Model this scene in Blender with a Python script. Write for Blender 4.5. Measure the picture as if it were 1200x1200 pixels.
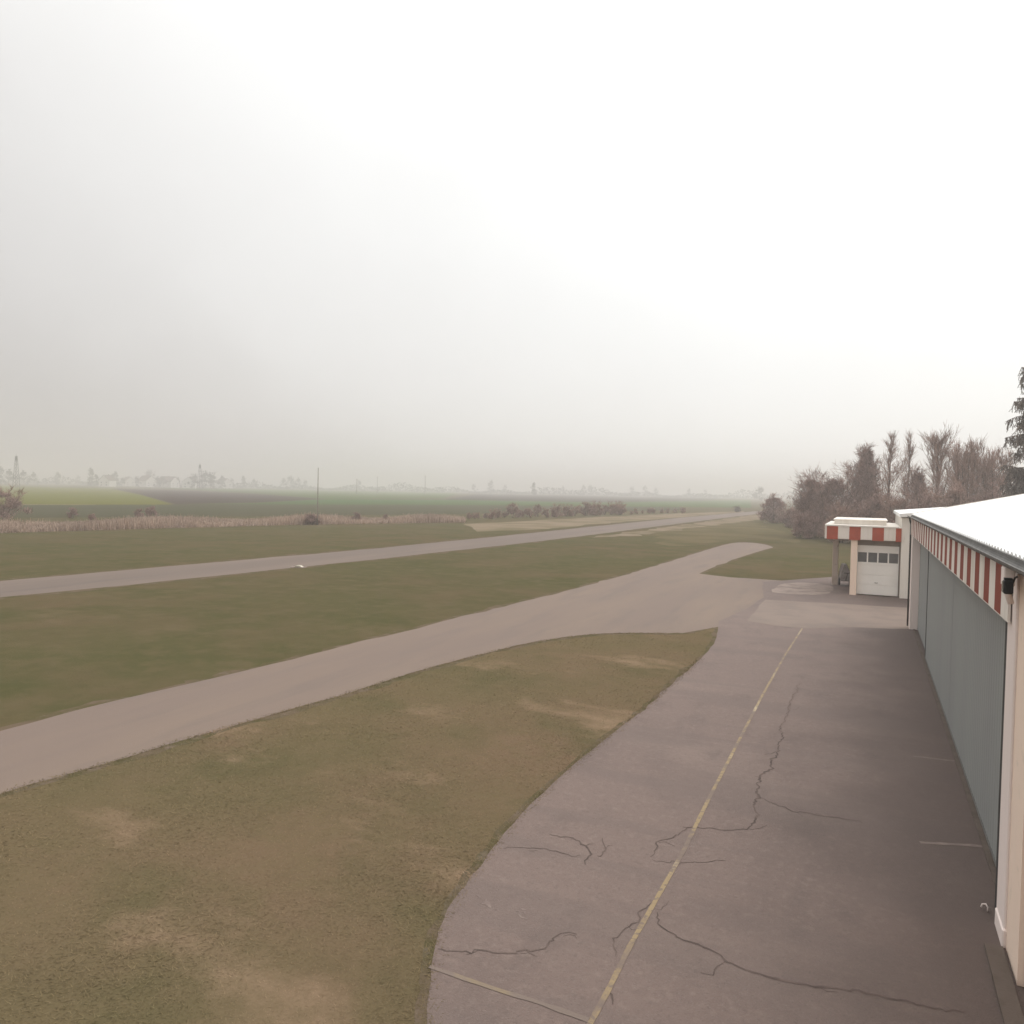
import bpy, math, random
import numpy as np
from mathutils import Vector, Matrix

for o in list(bpy.data.objects):
    bpy.data.objects.remove(o)
S = bpy.context.scene
col = S.collection

# ------------------------------------------------------------------ camera
H = 4.6                      # camera height above the apron
F = 900.0                    # focal length in pixels of a 1200 px wide picture
YAW, PITCH, ROLL = math.radians(25.0), math.radians(1.62), math.radians(1.2)
fw = Vector((-math.sin(YAW) * math.cos(PITCH), math.cos(YAW) * math.cos(PITCH), -math.sin(PITCH)))
r0 = Vector((math.cos(YAW), math.sin(YAW), 0))
u0 = r0.cross(fw)
RT = r0 * math.cos(ROLL) + u0 * math.sin(ROLL)
UP = u0 * math.cos(ROLL) - r0 * math.sin(ROLL)
cam_d = bpy.data.cameras.new('camera')
cam = bpy.data.objects.new('camera', cam_d)
col.objects.link(cam)
M = Matrix((RT, UP, -fw)).transposed().to_4x4()
M.translation = Vector((0, 0, H))
cam.matrix_world = M
cam_d.sensor_width = 36
cam_d.lens = 36 * F / 1200
cam_d.clip_end = 12000
S.camera = cam

# ------------------------------------------------------------------ sky, sun, exposure
SUN_AZ, SUN_EL = math.radians(48), math.radians(36)     # azimuth from +Y towards +X
W = bpy.data.worlds.new('World')
S.world = W
W.use_nodes = True
nt = W.node_tree
nt.nodes.clear()
def wn(t, **k):
    n = nt.nodes.new(t)
    for a, b in k.items():
        setattr(n, a, b)
    return n
sky = wn('ShaderNodeTexSky', sky_type='NISHITA', sun_disc=False, sun_elevation=SUN_EL, sun_rotation=SUN_AZ,
         air_density=1.0, dust_density=4.0, ozone_density=1.0)
tc = wn('ShaderNodeTexCoord')
dot = wn('ShaderNodeVectorMath', operation='DOT_PRODUCT')
gd = Vector((math.sin(math.radians(22)) * math.cos(math.radians(48)),
             math.cos(math.radians(22)) * math.cos(math.radians(48)), math.sin(math.radians(48))))
dot.inputs[1].default_value = gd
nt.links.new(tc.outputs['Generated'], dot.inputs[0])
noi = wn('ShaderNodeTexNoise')
noi.inputs['Scale'].default_value = 1.9
noi.inputs['Detail'].default_value = 4
nt.links.new(tc.outputs['Generated'], noi.inputs['Vector'])
nm = wn('ShaderNodeMath', operation='MULTIPLY_ADD')
nm.inputs[1].default_value = 0.34
nm.inputs[2].default_value = -0.17
nt.links.new(noi.outputs['Fac'], nm.inputs[0])
ad = wn('ShaderNodeMath', operation='ADD')
nt.links.new(dot.outputs['Value'], ad.inputs[0])
nt.links.new(nm.outputs[0], ad.inputs[1])
rmp = wn('ShaderNodeValToRGB')
cr = rmp.color_ramp
cr.interpolation = 'B_SPLINE'
# position = 0.5 + 0.5 * cosine to the brightest part of the deck; thicker, greyer cloud low on the left
stops = [(0.0, (9.0, 8.9, 8.7)), (0.30, (8.6, 8.5, 8.3)), (0.46, (5.6, 5.4, 5.25)), (0.54, (4.0, 3.8, 3.68)), (0.63, (5.4, 5.22, 5.06)), (0.70, (7.0, 6.9, 6.75)), (0.80, (7.7, 7.65, 7.5)), (0.92, (9.3, 9.4, 9.3)), (1.0, (14, 14, 13.8))]
while len(cr.elements) < len(stops):
    cr.elements.new(0.5)
for e, (p, c) in zip(cr.elements, stops):
    e.position = p
    e.color = (c[0] / 15, c[1] / 15, c[2] / 15, 1)
hf = wn('ShaderNodeMath', operation='MULTIPLY_ADD'); hf.inputs[1].default_value = 0.5; hf.inputs[2].default_value = 0.5
nt.links.new(ad.outputs[0], hf.inputs[0])
nt.links.new(hf.outputs[0], rmp.inputs[0])
mx = wn('ShaderNodeMix', data_type='RGBA')
mx.inputs[0].default_value = 0.93           # overcast: the cloud deck over the clear-sky model
nt.links.new(sky.outputs[0], mx.inputs[6])
cl = wn('ShaderNodeVectorMath', operation='SCALE')
cl.inputs['Scale'].default_value = 13.2       # cloud brightness in the sky model's own units
nt.links.new(rmp.outputs[0], cl.inputs[0])
# an overcast deck is brightest overhead (elevation term of the standard overcast sky)
sep = wn('ShaderNodeSeparateXYZ')
nt.links.new(tc.outputs['Generated'], sep.inputs[0])
zp = wn('ShaderNodeMath', operation='POWER', use_clamp=False); zp.inputs[1].default_value = 4.0
zc = wn('ShaderNodeMath', operation='MAXIMUM'); zc.inputs[1].default_value = 0.0
nt.links.new(sep.outputs[2], zc.inputs[0]); nt.links.new(zc.outputs[0], zp.inputs[0])
zm = wn('ShaderNodeMath', operation='MULTIPLY_ADD'); zm.inputs[1].default_value = 1.9; zm.inputs[2].default_value = 1.0
nt.links.new(zp.outputs[0], zm.inputs[0])
c2 = wn('ShaderNodeVectorMath', operation='SCALE')
nt.links.new(cl.outputs[0], c2.inputs[0]); nt.links.new(zm.outputs[0], c2.inputs['Scale'])
nt.links.new(c2.outputs[0], mx.inputs[7])
bg = wn('ShaderNodeBackground')
bg.inputs[1].default_value = 0.1
nt.links.new(mx.outputs[2], bg.inputs[0])
out = wn('ShaderNodeOutputWorld')
nt.links.new(bg.outputs[0], out.inputs[0])

sd = bpy.data.lights.new('sun', 'SUN')
sd.energy = 0.8
sd.angle = math.radians(50)
sd.color = (1.0, 0.96, 0.9)
sun = bpy.data.objects.new('sun', sd)
col.objects.link(sun)
sv = Vector((math.sin(SUN_AZ) * math.cos(SUN_EL), math.cos(SUN_AZ) * math.cos(SUN_EL), math.sin(SUN_EL)))
sun.rotation_euler = sv.to_track_quat('Z', 'Y').to_euler()
sun.location = (20, 20, 40)

S.view_settings.view_transform = 'Standard'
S.view_settings.look = 'None'
S.view_settings.exposure = 0.55
S.view_settings.gamma = 1
S.view_settings.use_curve_mapping = False
S.render.engine = 'CYCLES'
S.cycles.use_denoising = True
S.cycles.max_bounces = 5
S.cycles.volume_bounces = 1
S.cycles.sample_clamp_indirect = 4

# ------------------------------------------------------------------ helpers
def ground(px, py, z=0.0):
    """point of the ground plane seen at a photo pixel (1200 px frame)"""
    d = fw * F + RT * (px - 600) - UP * (py - 600)
    t = (z - H) / d.z
    p = Vector((0, 0, H)) + d * t
    return (p.x, p.y)
def hor(px):
    return 574.5 + (px - 600) * math.tan(ROLL)
def spot(px, dist):
    """ground point in the direction of photo column px at forward distance dist"""
    y = hor(px) + F * H / dist
    return ground(px, y)
def tall(px, top, dist):
    return H + (hor(px) - top) * dist / F

def tag(o, label=None, cat=None, group=None, kind=None):
    if label: o['label'] = label
    if cat: o['category'] = cat
    if group: o['group'] = group
    if kind: o['kind'] = kind
    return o
def empty(name, loc, rz=0.0):
    o = bpy.data.objects.new(name, None)
    o.location = loc
    o.rotation_euler = (0, 0, rz)
    o.empty_display_size = 0.3
    col.objects.link(o)
    return o
def copy_tree(o, parent=None):
    c = o.copy()
    col.objects.link(c)
    if parent is not None:
        c.parent = parent
    for ch in list(o.children):
        copy_tree(ch, c)
    return c

class MB:
    def __init__(s):
        s.v = []; s.f = []; s.m = []; s.smooth = []
    def quad_faces(s, vs, fs, mi=0, sm=False):
        b = len(s.v)
        s.v += [tuple(p) for p in vs]
        for f in fs:
            s.f.append(tuple(i + b for i in f)); s.m.append(mi); s.smooth.append(sm)
    def box(s, x0, x1, y0, y1, z0, z1, mi=0, bev=0.0):
        if bev > 0:
            b = bev
            ring = lambda dx, dy, z: None
            vs = []
            for z, k in ((z0, b), (z0 + b, 0), (z1 - b, 0), (z1, b)):
                xs0, xs1, ys0, ys1 = x0 + k, x1 - k, y0 + k, y1 - k
                c = b if k == 0 else b * 0.5
                vs += [(xs0 + c, ys0, z), (xs1 - c, ys0, z), (xs1, ys0 + c, z), (xs1, ys1 - c, z),
                       (xs1 - c, ys1, z), (xs0 + c, ys1, z), (xs0, ys1 - c, z), (xs0, ys0 + c, z)]
            fs = [tuple(range(7, -1, -1)), tuple(range(24, 32))]
            for l in range(3):
                for i in range(8):
                    j = (i + 1) % 8
                    fs.append((l * 8 + i, l * 8 + j, l * 8 + 8 + j, l * 8 + 8 + i))
            s.quad_faces(vs, fs, mi)
            return
        vs = [(x0, y0, z0), (x1, y0, z0), (x1, y1, z0), (x0, y1, z0), (x0, y0, z1), (x1, y0, z1), (x1, y1, z1), (x0, y1, z1)]
        s.quad_faces(vs, [(3, 2, 1, 0), (4, 5, 6, 7), (0, 1, 5, 4), (1, 2, 6, 5), (2, 3, 7, 6), (3, 0, 4, 7)], mi)
    def tube(s, pts, rs, n=8, mi=0, cap=True):
        pts = [Vector(p) for p in pts]
        if not hasattr(rs, '__len__'): rs = [rs] * len(pts)
        b = len(s.v)
        for i, p in enumerate(pts):
            t = (pts[min(i + 1, len(pts) - 1)] - pts[max(i - 1, 0)]).normalized()
            a = Vector((1, 0, 0)) if abs(t.x) < 0.8 else Vector((0, 1, 0))
            e1 = t.cross(a).normalized(); e2 = t.cross(e1)
            for k in range(n):
                an = 2 * math.pi * k / n
                q = p + (e1 * math.cos(an) + e2 * math.sin(an)) * rs[i]
                s.v.append(tuple(q))
        for i in range(len(pts) - 1):
            for k in range(n):
                k2 = (k + 1) % n
                s.f.append((b + i * n + k, b + i * n + k2, b + (i + 1) * n + k2, b + (i + 1) * n + k)); s.m.append(mi); s.smooth.append(True)
        if cap:
            s.f.append(tuple(b + k for k in range(n - 1, -1, -1))); s.m.append(mi); s.smooth.append(False)
            e = b + (len(pts) - 1) * n
            s.f.append(tuple(e + k for k in range(n))); s.m.append(mi); s.smooth.append(False)
    def prism(s, prof, y0, y1, mi=0, axis='y'):
        """profile of (a, z) points extruded along y (or x)"""
        n = len(prof)
        if axis == 'y':
            vs = [(a, y0, z) for a, z in prof] + [(a, y1, z) for a, z in prof]
        else:
            vs = [(y0, a, z) for a, z in prof] + [(y1, a, z) for a, z in prof]
        fs = [tuple(range(n)), tuple(range(2 * n - 1, n - 1, -1))]
        for i in range(n):
            j = (i + 1) % n
            fs.append((i, n + i, n + j, j))
        s.quad_faces(vs, fs, mi)
    def build(s, name, mats, parent=None):
        me = bpy.data.meshes.new(name)
        me.from_pydata(s.v, [], s.f)
        if not isinstance(mats, (list, tuple)): mats = [mats]
        for m in mats: me.materials.append(m)
        me.polygons.foreach_set('material_index', s.m)
        me.polygons.foreach_set('use_smooth', s.smooth)
        import bmesh
        bm = bmesh.new(); bm.from_mesh(me)
        bmesh.ops.recalc_face_normals(bm, faces=bm.faces)
        bm.to_mesh(me); bm.free()
        me.update()
        o = bpy.data.objects.new(name, me)
        col.objects.link(o)
        if parent is not None: o.parent = parent
        return o

def np_mesh(name, verts, faces, mat, parent=None):
    """verts (N,3), faces (M,k) numpy arrays"""
    me = bpy.data.meshes.new(name)
    verts = np.asarray(verts, dtype=np.float32); faces = np.asarray(faces, dtype=np.int32)
    k = faces.shape[1]
    me.vertices.add(len(verts)); me.vertices.foreach_set('co', verts.ravel())
    me.loops.add(faces.size); me.loops.foreach_set('vertex_index', faces.ravel())
    me.polygons.add(len(faces))
    me.polygons.foreach_set('loop_start', np.arange(0, faces.size, k, dtype=np.int32))
    me.polygons.foreach_set('loop_total', np.full(len(faces), k, dtype=np.int32))
    me.update(calc_edges=True)
    me.materials.append(mat)
    o = bpy.data.objects.new(name, me)
    col.objects.link(o)
    if parent is not None: o.parent = parent
    return o

def segs_mesh(name, segs, mat, parent=None):
    """segments (x0,y0,z0,x1,y1,z1,r0,r1) -> three sided tapered twigs in one mesh"""
    A = np.asarray(segs, dtype=np.float64)
    p0, p1, ra, rb = A[:, 0:3], A[:, 3:6], A[:, 6:7], A[:, 7:8]
    d = p1 - p0
    d /= np.linalg.norm(d, axis=1, keepdims=True) + 1e-9
    ref = np.where(np.abs(d[:, 2:3]) < 0.9, np.array([[0, 0, 1.0]]), np.array([[1.0, 0, 0]]))
    e1 = np.cross(d, ref); e1 /= np.linalg.norm(e1, axis=1, keepdims=True) + 1e-9
    e2 = np.cross(d, e1)
    vs = []
    for c, r in ((p0, ra), (p1, rb)):
        for k in range(3):
            a = 2 * math.pi * k / 3
            vs.append(c + (e1 * math.cos(a) + e2 * math.sin(a)) * r)
    V = np.stack(vs, axis=1).reshape(-1, 3)
    n = len(A)
    base = (np.arange(n) * 6)[:, None]
    F_ = np.concatenate([base + np.array([[k, (k + 1) % 3, 3 + (k + 1) % 3, 3 + k]]) for k in range(3)], axis=0)
    return np_mesh(name, V, F_, mat, parent)

# ------------------------------------------------------------------ materials
def mat(name, base, rough=0.8, var=None, vscale=3.0, bump=0.0, bscale=30.0, metallic=0.0, island=0.0, spec=0.05, detail=5, stretch=None):
    m = bpy.data.materials.new(name)
    m.use_nodes = True
    t = m.node_tree; N = t.nodes; L = t.links
    b = N['Principled BSDF']
    b.inputs['Roughness'].default_value = rough
    b.inputs['Metallic'].default_value = metallic
    b.inputs['Specular IOR Level'].default_value = spec
    b.inputs['Base Color'].default_value = (*base, 1)
    geo = N.new('ShaderNodeNewGeometry')
    vec = geo.outputs['Position']
    if stretch:
        mp = N.new('ShaderNodeMapping'); mp.inputs['Scale'].default_value = stretch
        L.new(vec, mp.inputs[0]); vec = mp.outputs[0]
    src = None
    if var:
        no = N.new('ShaderNodeTexNoise'); no.inputs['Scale'].default_value = vscale; no.inputs['Detail'].default_value = detail
        no.inputs['Roughness'].default_value = 0.62
        L.new(vec, no.inputs['Vector'])
        mr = N.new('ShaderNodeMapRange'); mr.inputs[1].default_value = 0.33; mr.inputs[2].default_value = 0.67
        L.new(no.outputs['Fac'], mr.inputs[0])
        mi = N.new('ShaderNodeMix'); mi.data_type = 'RGBA'
        mi.inputs[6].default_value = (*base, 1); mi.inputs[7].default_value = (*var, 1)
        L.new(mr.outputs[0], mi.inputs[0])
        src = mi.outputs[2]
        L.new(src, b.inputs['Base Color'])
    if island > 0:
        hv = N.new('ShaderNodeHueSaturation')
        m2 = N.new('ShaderNodeMapRange'); m2.inputs[3].default_value = 1 - island; m2.inputs[4].default_value = 1 + island
        L.new(geo.outputs['Random Per Island'], m2.inputs[0]); L.new(m2.outputs[0], hv.inputs['Value'])
        if src is not None: L.new(src, hv.inputs['Color'])
        else: hv.inputs['Color'].default_value = (*base, 1)
        L.new(hv.outputs[0], b.inputs['Base Color'])
    if bump > 0:
        nb = N.new('ShaderNodeTexNoise'); nb.inputs['Scale'].default_value = bscale; nb.inputs['Detail'].default_value = 4
        L.new(vec, nb.inputs['Vector'])
        bp = N.new('ShaderNodeBump'); bp.inputs['Strength'].default_value = bump; bp.inputs['Distance'].default_value = 0.02
        L.new(nb.outputs['Fac'], bp.inputs['Height']); L.new(bp.outputs[0], b.inputs['Normal'])
    return m

def layered(name, cols, rough=0.85, bump=0.3, bscale=40.0, island=0.0):
    """base colour, then (colour, noise scale, lo, hi, strength, stretch) layers one over the other"""
    m = bpy.data.materials.new(name); m.use_nodes = True
    t = m.node_tree; N = t.nodes; L = t.links
    b = N['Principled BSDF']; b.inputs['Roughness'].default_value = rough; b.inputs['Specular IOR Level'].default_value = 0.0 if rough > 0.9 else 0.15
    geo = N.new('ShaderNodeNewGeometry'); pos = geo.outputs['Position']
    cur = None
    for i, c in enumerate(cols):
        if i == 0:
            rg = N.new('ShaderNodeRGB'); rg.outputs[0].default_value = (*c, 1); cur = rg.outputs[0]; continue
        colr, sc, lo, hi, st, stretch = c
        mp = N.new('ShaderNodeMapping'); mp.inputs['Scale'].default_value = stretch; mp.inputs['Location'].default_value = (i * 13.7, i * 7.3, 0)
        L.new(pos, mp.inputs[0])
        no = N.new('ShaderNodeTexNoise'); no.inputs['Scale'].default_value = sc; no.inputs['Detail'].default_value = 6; no.inputs['Roughness'].default_value = 0.6
        L.new(mp.outputs[0], no.inputs['Vector'])
        mr = N.new('ShaderNodeMapRange'); mr.inputs[1].default_value = lo; mr.inputs[2].default_value = hi; mr.inputs[4].default_value = st
        L.new(no.outputs['Fac'], mr.inputs[0])
        mi = N.new('ShaderNodeMix'); mi.data_type = 'RGBA'; mi.inputs[7].default_value = (*colr, 1)
        L.new(mr.outputs[0], mi.inputs[0]); L.new(cur, mi.inputs[6]); cur = mi.outputs[2]
    if island > 0:
        hv = N.new('ShaderNodeHueSaturation'); m2 = N.new('ShaderNodeMapRange')
        m2.inputs[3].default_value = 1 - island; m2.inputs[4].default_value = 1 + island
        L.new(geo.outputs['Random Per Island'], m2.inputs[0]); L.new(m2.outputs[0], hv.inputs['Value']); L.new(cur, hv.inputs['Color']); cur = hv.outputs[0]
    L.new(cur, b.inputs['Base Color'])
    nb = N.new('ShaderNodeTexNoise'); nb.inputs['Scale'].default_value = bscale; nb.inputs['Detail'].default_value = 5
    L.new(pos, nb.inputs['Vector'])
    bp = N.new('ShaderNodeBump'); bp.inputs['Strength'].default_value = bump; bp.inputs['Distance'].default_value = 0.02
    L.new(nb.outputs['Fac'], bp.inputs['Height']); L.new(bp.outputs[0], b.inputs['Normal'])
    return m

one = (1, 1, 1)
GRASS = [(0.116, 0.090, 0.050),
    ((0.142, 0.098, 0.062), 0.16, 0.42, 0.62, 0.9, one),
    ((0.086, 0.076, 0.038), 0.40, 0.48, 0.66, 0.7, one),
    ((0.235, 0.162, 0.108), 0.25, 0.55, 0.68, 0.8, (1, 1.6, 1)),
    ((0.125, 0.095, 0.054), 2.2, 0.45, 0.7, 0.65, one),
    ((0.085, 0.068, 0.037), 1.4, 0.52, 0.75, 0.35, one)]
LAWN = layered('lawn_grass', GRASS, 0.95, 0.8, 18)
GR = layered('grass_ground', [(0.080, 0.071, 0.034),
    ((0.104, 0.076, 0.044), 0.10, 0.42, 0.62, 0.9, one),
    ((0.066, 0.064, 0.028), 0.25, 0.44, 0.62, 0.8, one),
    ((0.105, 0.082, 0.046), 0.8, 0.50, 0.66, 0.7, one),
    ((0.13, 0.097, 0.058), 0.22, 0.58, 0.72, 0.6, (1, 1.6, 1)),
    ((0.105, 0.085, 0.045), 1.6, 0.48, 0.7, 0.5, one),
    ((0.056, 0.050, 0.024), 1.2, 0.55, 0.75, 0.3, one)], 0.95, 0.8, 18)
ASPH = layered('apron_asphalt', [(0.168, 0.124, 0.108),
    ((0.112, 0.085, 0.076), 0.22, 0.44, 0.66, 0.75, (1, 0.4, 1)),
    ((0.215, 0.162, 0.138), 0.35, 0.54, 0.72, 0.6, (0.5, 1.3, 1)),
    ((0.10, 0.078, 0.070), 1.3, 0.54, 0.74, 0.55, (1, 0.6, 1)),
    ((0.205, 0.158, 0.136), 3.5, 0.55, 0.75, 0.35, one),
    ((0.225, 0.172, 0.148), 9.0, 0.52, 0.68, 0.4, one),
    ((0.105, 0.082, 0.073), 14.0, 0.54, 0.70, 0.45, one),
    ((0.14, 0.107, 0.095), 0.6, 0.50, 0.58, 0.5, (0.25, 1.5, 1)),
    ((0.215, 0.175, 0.155), 55.0, 0.54, 0.70, 0.45, one),
    ((0.075, 0.060, 0.055), 38.0, 0.58, 0.72, 0.45, one)], 0.8, 0.5, 70)
# the asphalt darkens towards the doors: a darker tone mixed in by distance from the hangar, broken up by noise
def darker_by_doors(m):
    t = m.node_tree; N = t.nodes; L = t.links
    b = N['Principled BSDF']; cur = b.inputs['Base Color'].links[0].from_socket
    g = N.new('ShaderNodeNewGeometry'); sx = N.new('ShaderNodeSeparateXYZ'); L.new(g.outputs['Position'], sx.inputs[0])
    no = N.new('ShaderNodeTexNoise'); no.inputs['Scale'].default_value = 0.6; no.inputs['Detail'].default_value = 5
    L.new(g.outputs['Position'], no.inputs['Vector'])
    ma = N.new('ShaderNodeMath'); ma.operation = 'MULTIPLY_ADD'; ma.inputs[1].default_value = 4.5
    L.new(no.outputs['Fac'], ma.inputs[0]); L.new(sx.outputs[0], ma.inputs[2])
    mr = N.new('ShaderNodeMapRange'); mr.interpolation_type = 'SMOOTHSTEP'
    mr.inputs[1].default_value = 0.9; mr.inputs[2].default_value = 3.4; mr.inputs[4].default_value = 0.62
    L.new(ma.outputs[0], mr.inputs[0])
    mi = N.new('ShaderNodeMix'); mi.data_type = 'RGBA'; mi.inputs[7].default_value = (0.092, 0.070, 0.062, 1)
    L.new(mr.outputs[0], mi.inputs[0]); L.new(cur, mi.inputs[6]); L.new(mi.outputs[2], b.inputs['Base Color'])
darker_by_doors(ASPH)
TAXI = layered('taxiway_asphalt', [(0.172, 0.130, 0.108),
    ((0.20, 0.150, 0.116), 0.5, 0.42, 0.66, 0.7, (1, 0.12, 1)),
    ((0.142, 0.112, 0.098), 1.1, 0.52, 0.7, 0.6, (1, 0.15, 1)),
    ((0.22, 0.18, 0.155), 40.0, 0.55, 0.72, 0.3, one)], 0.85, 0.3, 60)
RUNW = layered('runway_asphalt', [(0.142, 0.110, 0.092),
    ((0.178, 0.136, 0.11), 0.4, 0.45, 0.66, 0.6, (1, 0.1, 1)),
    ((0.108, 0.088, 0.078), 0.8, 0.55, 0.7, 0.5, (1, 0.1, 1))], 0.85, 0.2, 40)
CRACK = mat('crack_fill', (0.078, 0.060, 0.053), 0.9, (0.14, 0.105, 0.092), 4)
YEL = layered('worn_yellow_paint', [(0.27, 0.20, 0.115), ((0.165, 0.124, 0.105), 2.2, 0.44, 0.58, 0.9, one), ((0.42, 0.34, 0.215), 0.8, 0.56, 0.66, 0.8, one), ((0.155, 0.118, 0.10), 14.0, 0.52, 0.6, 0.8, one)], 0.7, 0.2, 60)
FADED = layered('faded_yellow_paint', [(0.175, 0.136, 0.115), ((0.235, 0.18, 0.11), 1.5, 0.50, 0.64, 0.8, one)], 0.8, 0.2, 60)
PALE = layered('pale_concrete', [(0.255, 0.20, 0.172), ((0.165, 0.128, 0.11), 1.3, 0.45, 0.62, 0.9, one)], 0.9, 0.2, 40)
SMEAR = layered('pale_scrape', [(0.22, 0.172, 0.15), ((0.172, 0.132, 0.118), 5.0, 0.42, 0.56, 1.0, one)], 0.9, 0.2, 40)
CURB = layered('kerb_concrete', [(0.12, 0.095, 0.08), ((0.085, 0.068, 0.055), 2.5, 0.45, 0.65, 0.8, one)], 0.9, 0.3, 40)
WALL_W = layered('white_render', [(0.74, 0.70, 0.645), ((0.60, 0.56, 0.50), 1.2, 0.48, 0.70, 0.7, (1.5, 1.5, 0.2)), ((0.46, 0.42, 0.37), 3.5, 0.62, 0.76, 0.6, (1.4, 1.4, 0.3))], 0.85, 0.15, 60)
WALL_C = layered('cream_render', [(0.82, 0.66, 0.545), ((0.76, 0.63, 0.53), 1.1, 0.45, 0.72, 0.7, (1, 1, 0.35)), ((0.50, 0.45, 0.36), 4, 0.6, 0.75, 0.5, one)], 0.85, 0.2, 60)
POST = layered('grey_render', [(0.78, 0.68, 0.635), ((0.70, 0.61, 0.57), 1.3, 0.45, 0.7, 0.7, (1, 1, 0.25))], 0.85, 0.2, 60)
PEACH = layered('peach_render', [(0.86, 0.69, 0.57), ((0.78, 0.63, 0.52), 1.5, 0.45, 0.7, 0.6, (1, 1, 0.3))], 0.85, 0.15, 60)
DOORM = layered('grey_green_steel', [(0.262, 0.272, 0.262), ((0.245, 0.25, 0.246), 0.5, 0.45, 0.65, 0.8, (1, 1, 0.15)), ((0.285, 0.295, 0.28), 1.4, 0.55, 0.75, 0.6, (1, 1, 0.1))], 0.6, 0.05, 20)
DARK = mat('dark_steel', (0.045, 0.043, 0.042), 0.6, (0.07, 0.066, 0.062), 3)
GUT = mat('galvanised_steel', (0.20, 0.195, 0.185), 0.6, (0.14, 0.135, 0.13), 4, metallic=0.2)
ROOFM = layered('white_roof_sheet', [(0.82, 0.82, 0.81), ((0.74, 0.74, 0.73), 0.8, 0.5, 0.72, 0.6, (1, 0.6, 1))], 0.6, 0.05, 20)
RED = mat('red_paint', (0.27, 0.068, 0.045), 0.65, (0.22, 0.065, 0.05), 2.5)
RED2 = mat('bright_red_paint', (0.42, 0.10, 0.06), 0.65, (0.34, 0.09, 0.06), 2.5)
WHT = layered('white_paint', [(0.74, 0.69, 0.63), ((0.60, 0.54, 0.47), 2.0, 0.46, 0.68, 0.7, (1.5, 1.5, 0.25)), ((0.46, 0.40, 0.34), 5.0, 0.60, 0.74, 0.6, (1, 1, 0.4))], 0.75, 0.15, 40)
GDOOR = mat('white_sheet_door', (0.86, 0.84, 0.80), 0.5, (0.80, 0.78, 0.74), 1.2)
GLASS = mat('dark_glass', (0.10, 0.105, 0.11), 0.15, (0.14, 0.14, 0.14), 3, spec=0.6)
BLACK = mat('black_plastic', (0.018, 0.018, 0.02), 0.5, (0.03, 0.03, 0.03), 5)
WOOD = mat('pole_wood', (0.34, 0.30, 0.27), 0.9, (0.25, 0.22, 0.20), 3)
BARK = mat('bare_bark', (0.15, 0.115, 0.098), 0.95, (0.10, 0.08, 0.07), 1.2, island=0.3)
TWIG = mat('brown_twigs', (0.36, 0.230, 0.185), 0.95, (0.26, 0.175, 0.145), 0.6, island=0.4)
DENSE = mat('dense_dark_twigs', (0.34, 0.222, 0.188), 0.95, (0.25, 0.170, 0.148), 0.5, island=0.5)
NEEDLE = mat('dark_needles', (0.15, 0.125, 0.105), 0.9, (0.19, 0.15, 0.13), 0.8, island=0.5)
REED = mat('dry_reeds', (0.49, 0.365, 0.285), 0.95, (0.30, 0.225, 0.18), 0.12, island=0.35)
FARV = mat('far_tree_twigs', (0.07, 0.066, 0.055), 0.95, (0.055, 0.062, 0.045), 0.02, island=0.4)
BLADE = layered('grass_blades', [tuple(c * 1.3 for c in GRASS[0])] + [(tuple(c * 1.3 for c in g[0]),) + g[1:] for g in GRASS[1:]], 0.95, 0.0, 18, 0.22)
HWALL = mat('house_render', (0.68, 0.66, 0.62), 0.8, (0.6, 0.58, 0.54), 0.5)
HROOF = mat('house_tiles', (0.14, 0.10, 0.085), 0.8, (0.10, 0.08, 0.07), 0.5)

# ------------------------------------------------------------------ ground, fields, pavements
def sheet(name, pts, z, m, kind='structure', jit=0.0, step=0.6, seed=1, close=True):
    rng = random.Random(seed)
    if jit > 0:
        out_ = []
        n = len(pts)
        for i in range(n):
            a, b = Vector(pts[i]), Vector(pts[(i + 1) % n])
            L_ = (b - a).length
            st = max(step, 0.02 * (a.length + b.length) / 2)
            k = max(1, min(400, int(L_ / st)))
            for j in range(k):
                p = a.lerp(b, j / k)
                s = jit * (1 if j else 0.4)
                out_.append((p.x + rng.gauss(0, s), p.y + rng.gauss(0, s)))
        pts = out_
    import bmesh
    me = bpy.data.meshes.new(name)
    bm = bmesh.new()
    vs = [bm.verts.new((x, y, z)) for x, y in pts]
    es = [bm.edges.new((vs[i], vs[(i + 1) % len(vs)])) for i in range(len(vs))]
    bmesh.ops.triangle_fill(bm, edges=es, use_beauty=True)
    bmesh.ops.recalc_face_normals(bm, faces=bm.faces)
    for f in bm.faces:
        if f.normal.z < 0: f.normal_flip()
    bm.to_mesh(me); bm.free()
    me.materials.append(m)
    o = bpy.data.objects.new(name, me)
    col.objects.link(o)
    o['kind'] = kind
    return o
def smooth(pts, n=4):
    """Catmull-Rom through open polyline"""
    P = [Vector(p) for p in pts]; r = []
    for i in range(len(P) - 1):
        a, b, c, d = P[max(i - 1, 0)], P[i], P[i + 1], P[min(i + 2, len(P) - 1)]
        for k in range(n):
            t = k / n
            r.append(0.5 * ((2 * b) + (c - a) * t + (2 * a - 5 * b + 4 * c - d) * t * t + (3 * b - a - 3 * c + d) * t ** 3))
    r.append(P[-1])
    return [(p.x, p.y) for p in r]
G = ground

R_ = 3000
sheet('ground', [(-R_, -R_), (R_, -R_), (R_, R_), (-R_, R_)], 0.0, GR)

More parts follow.
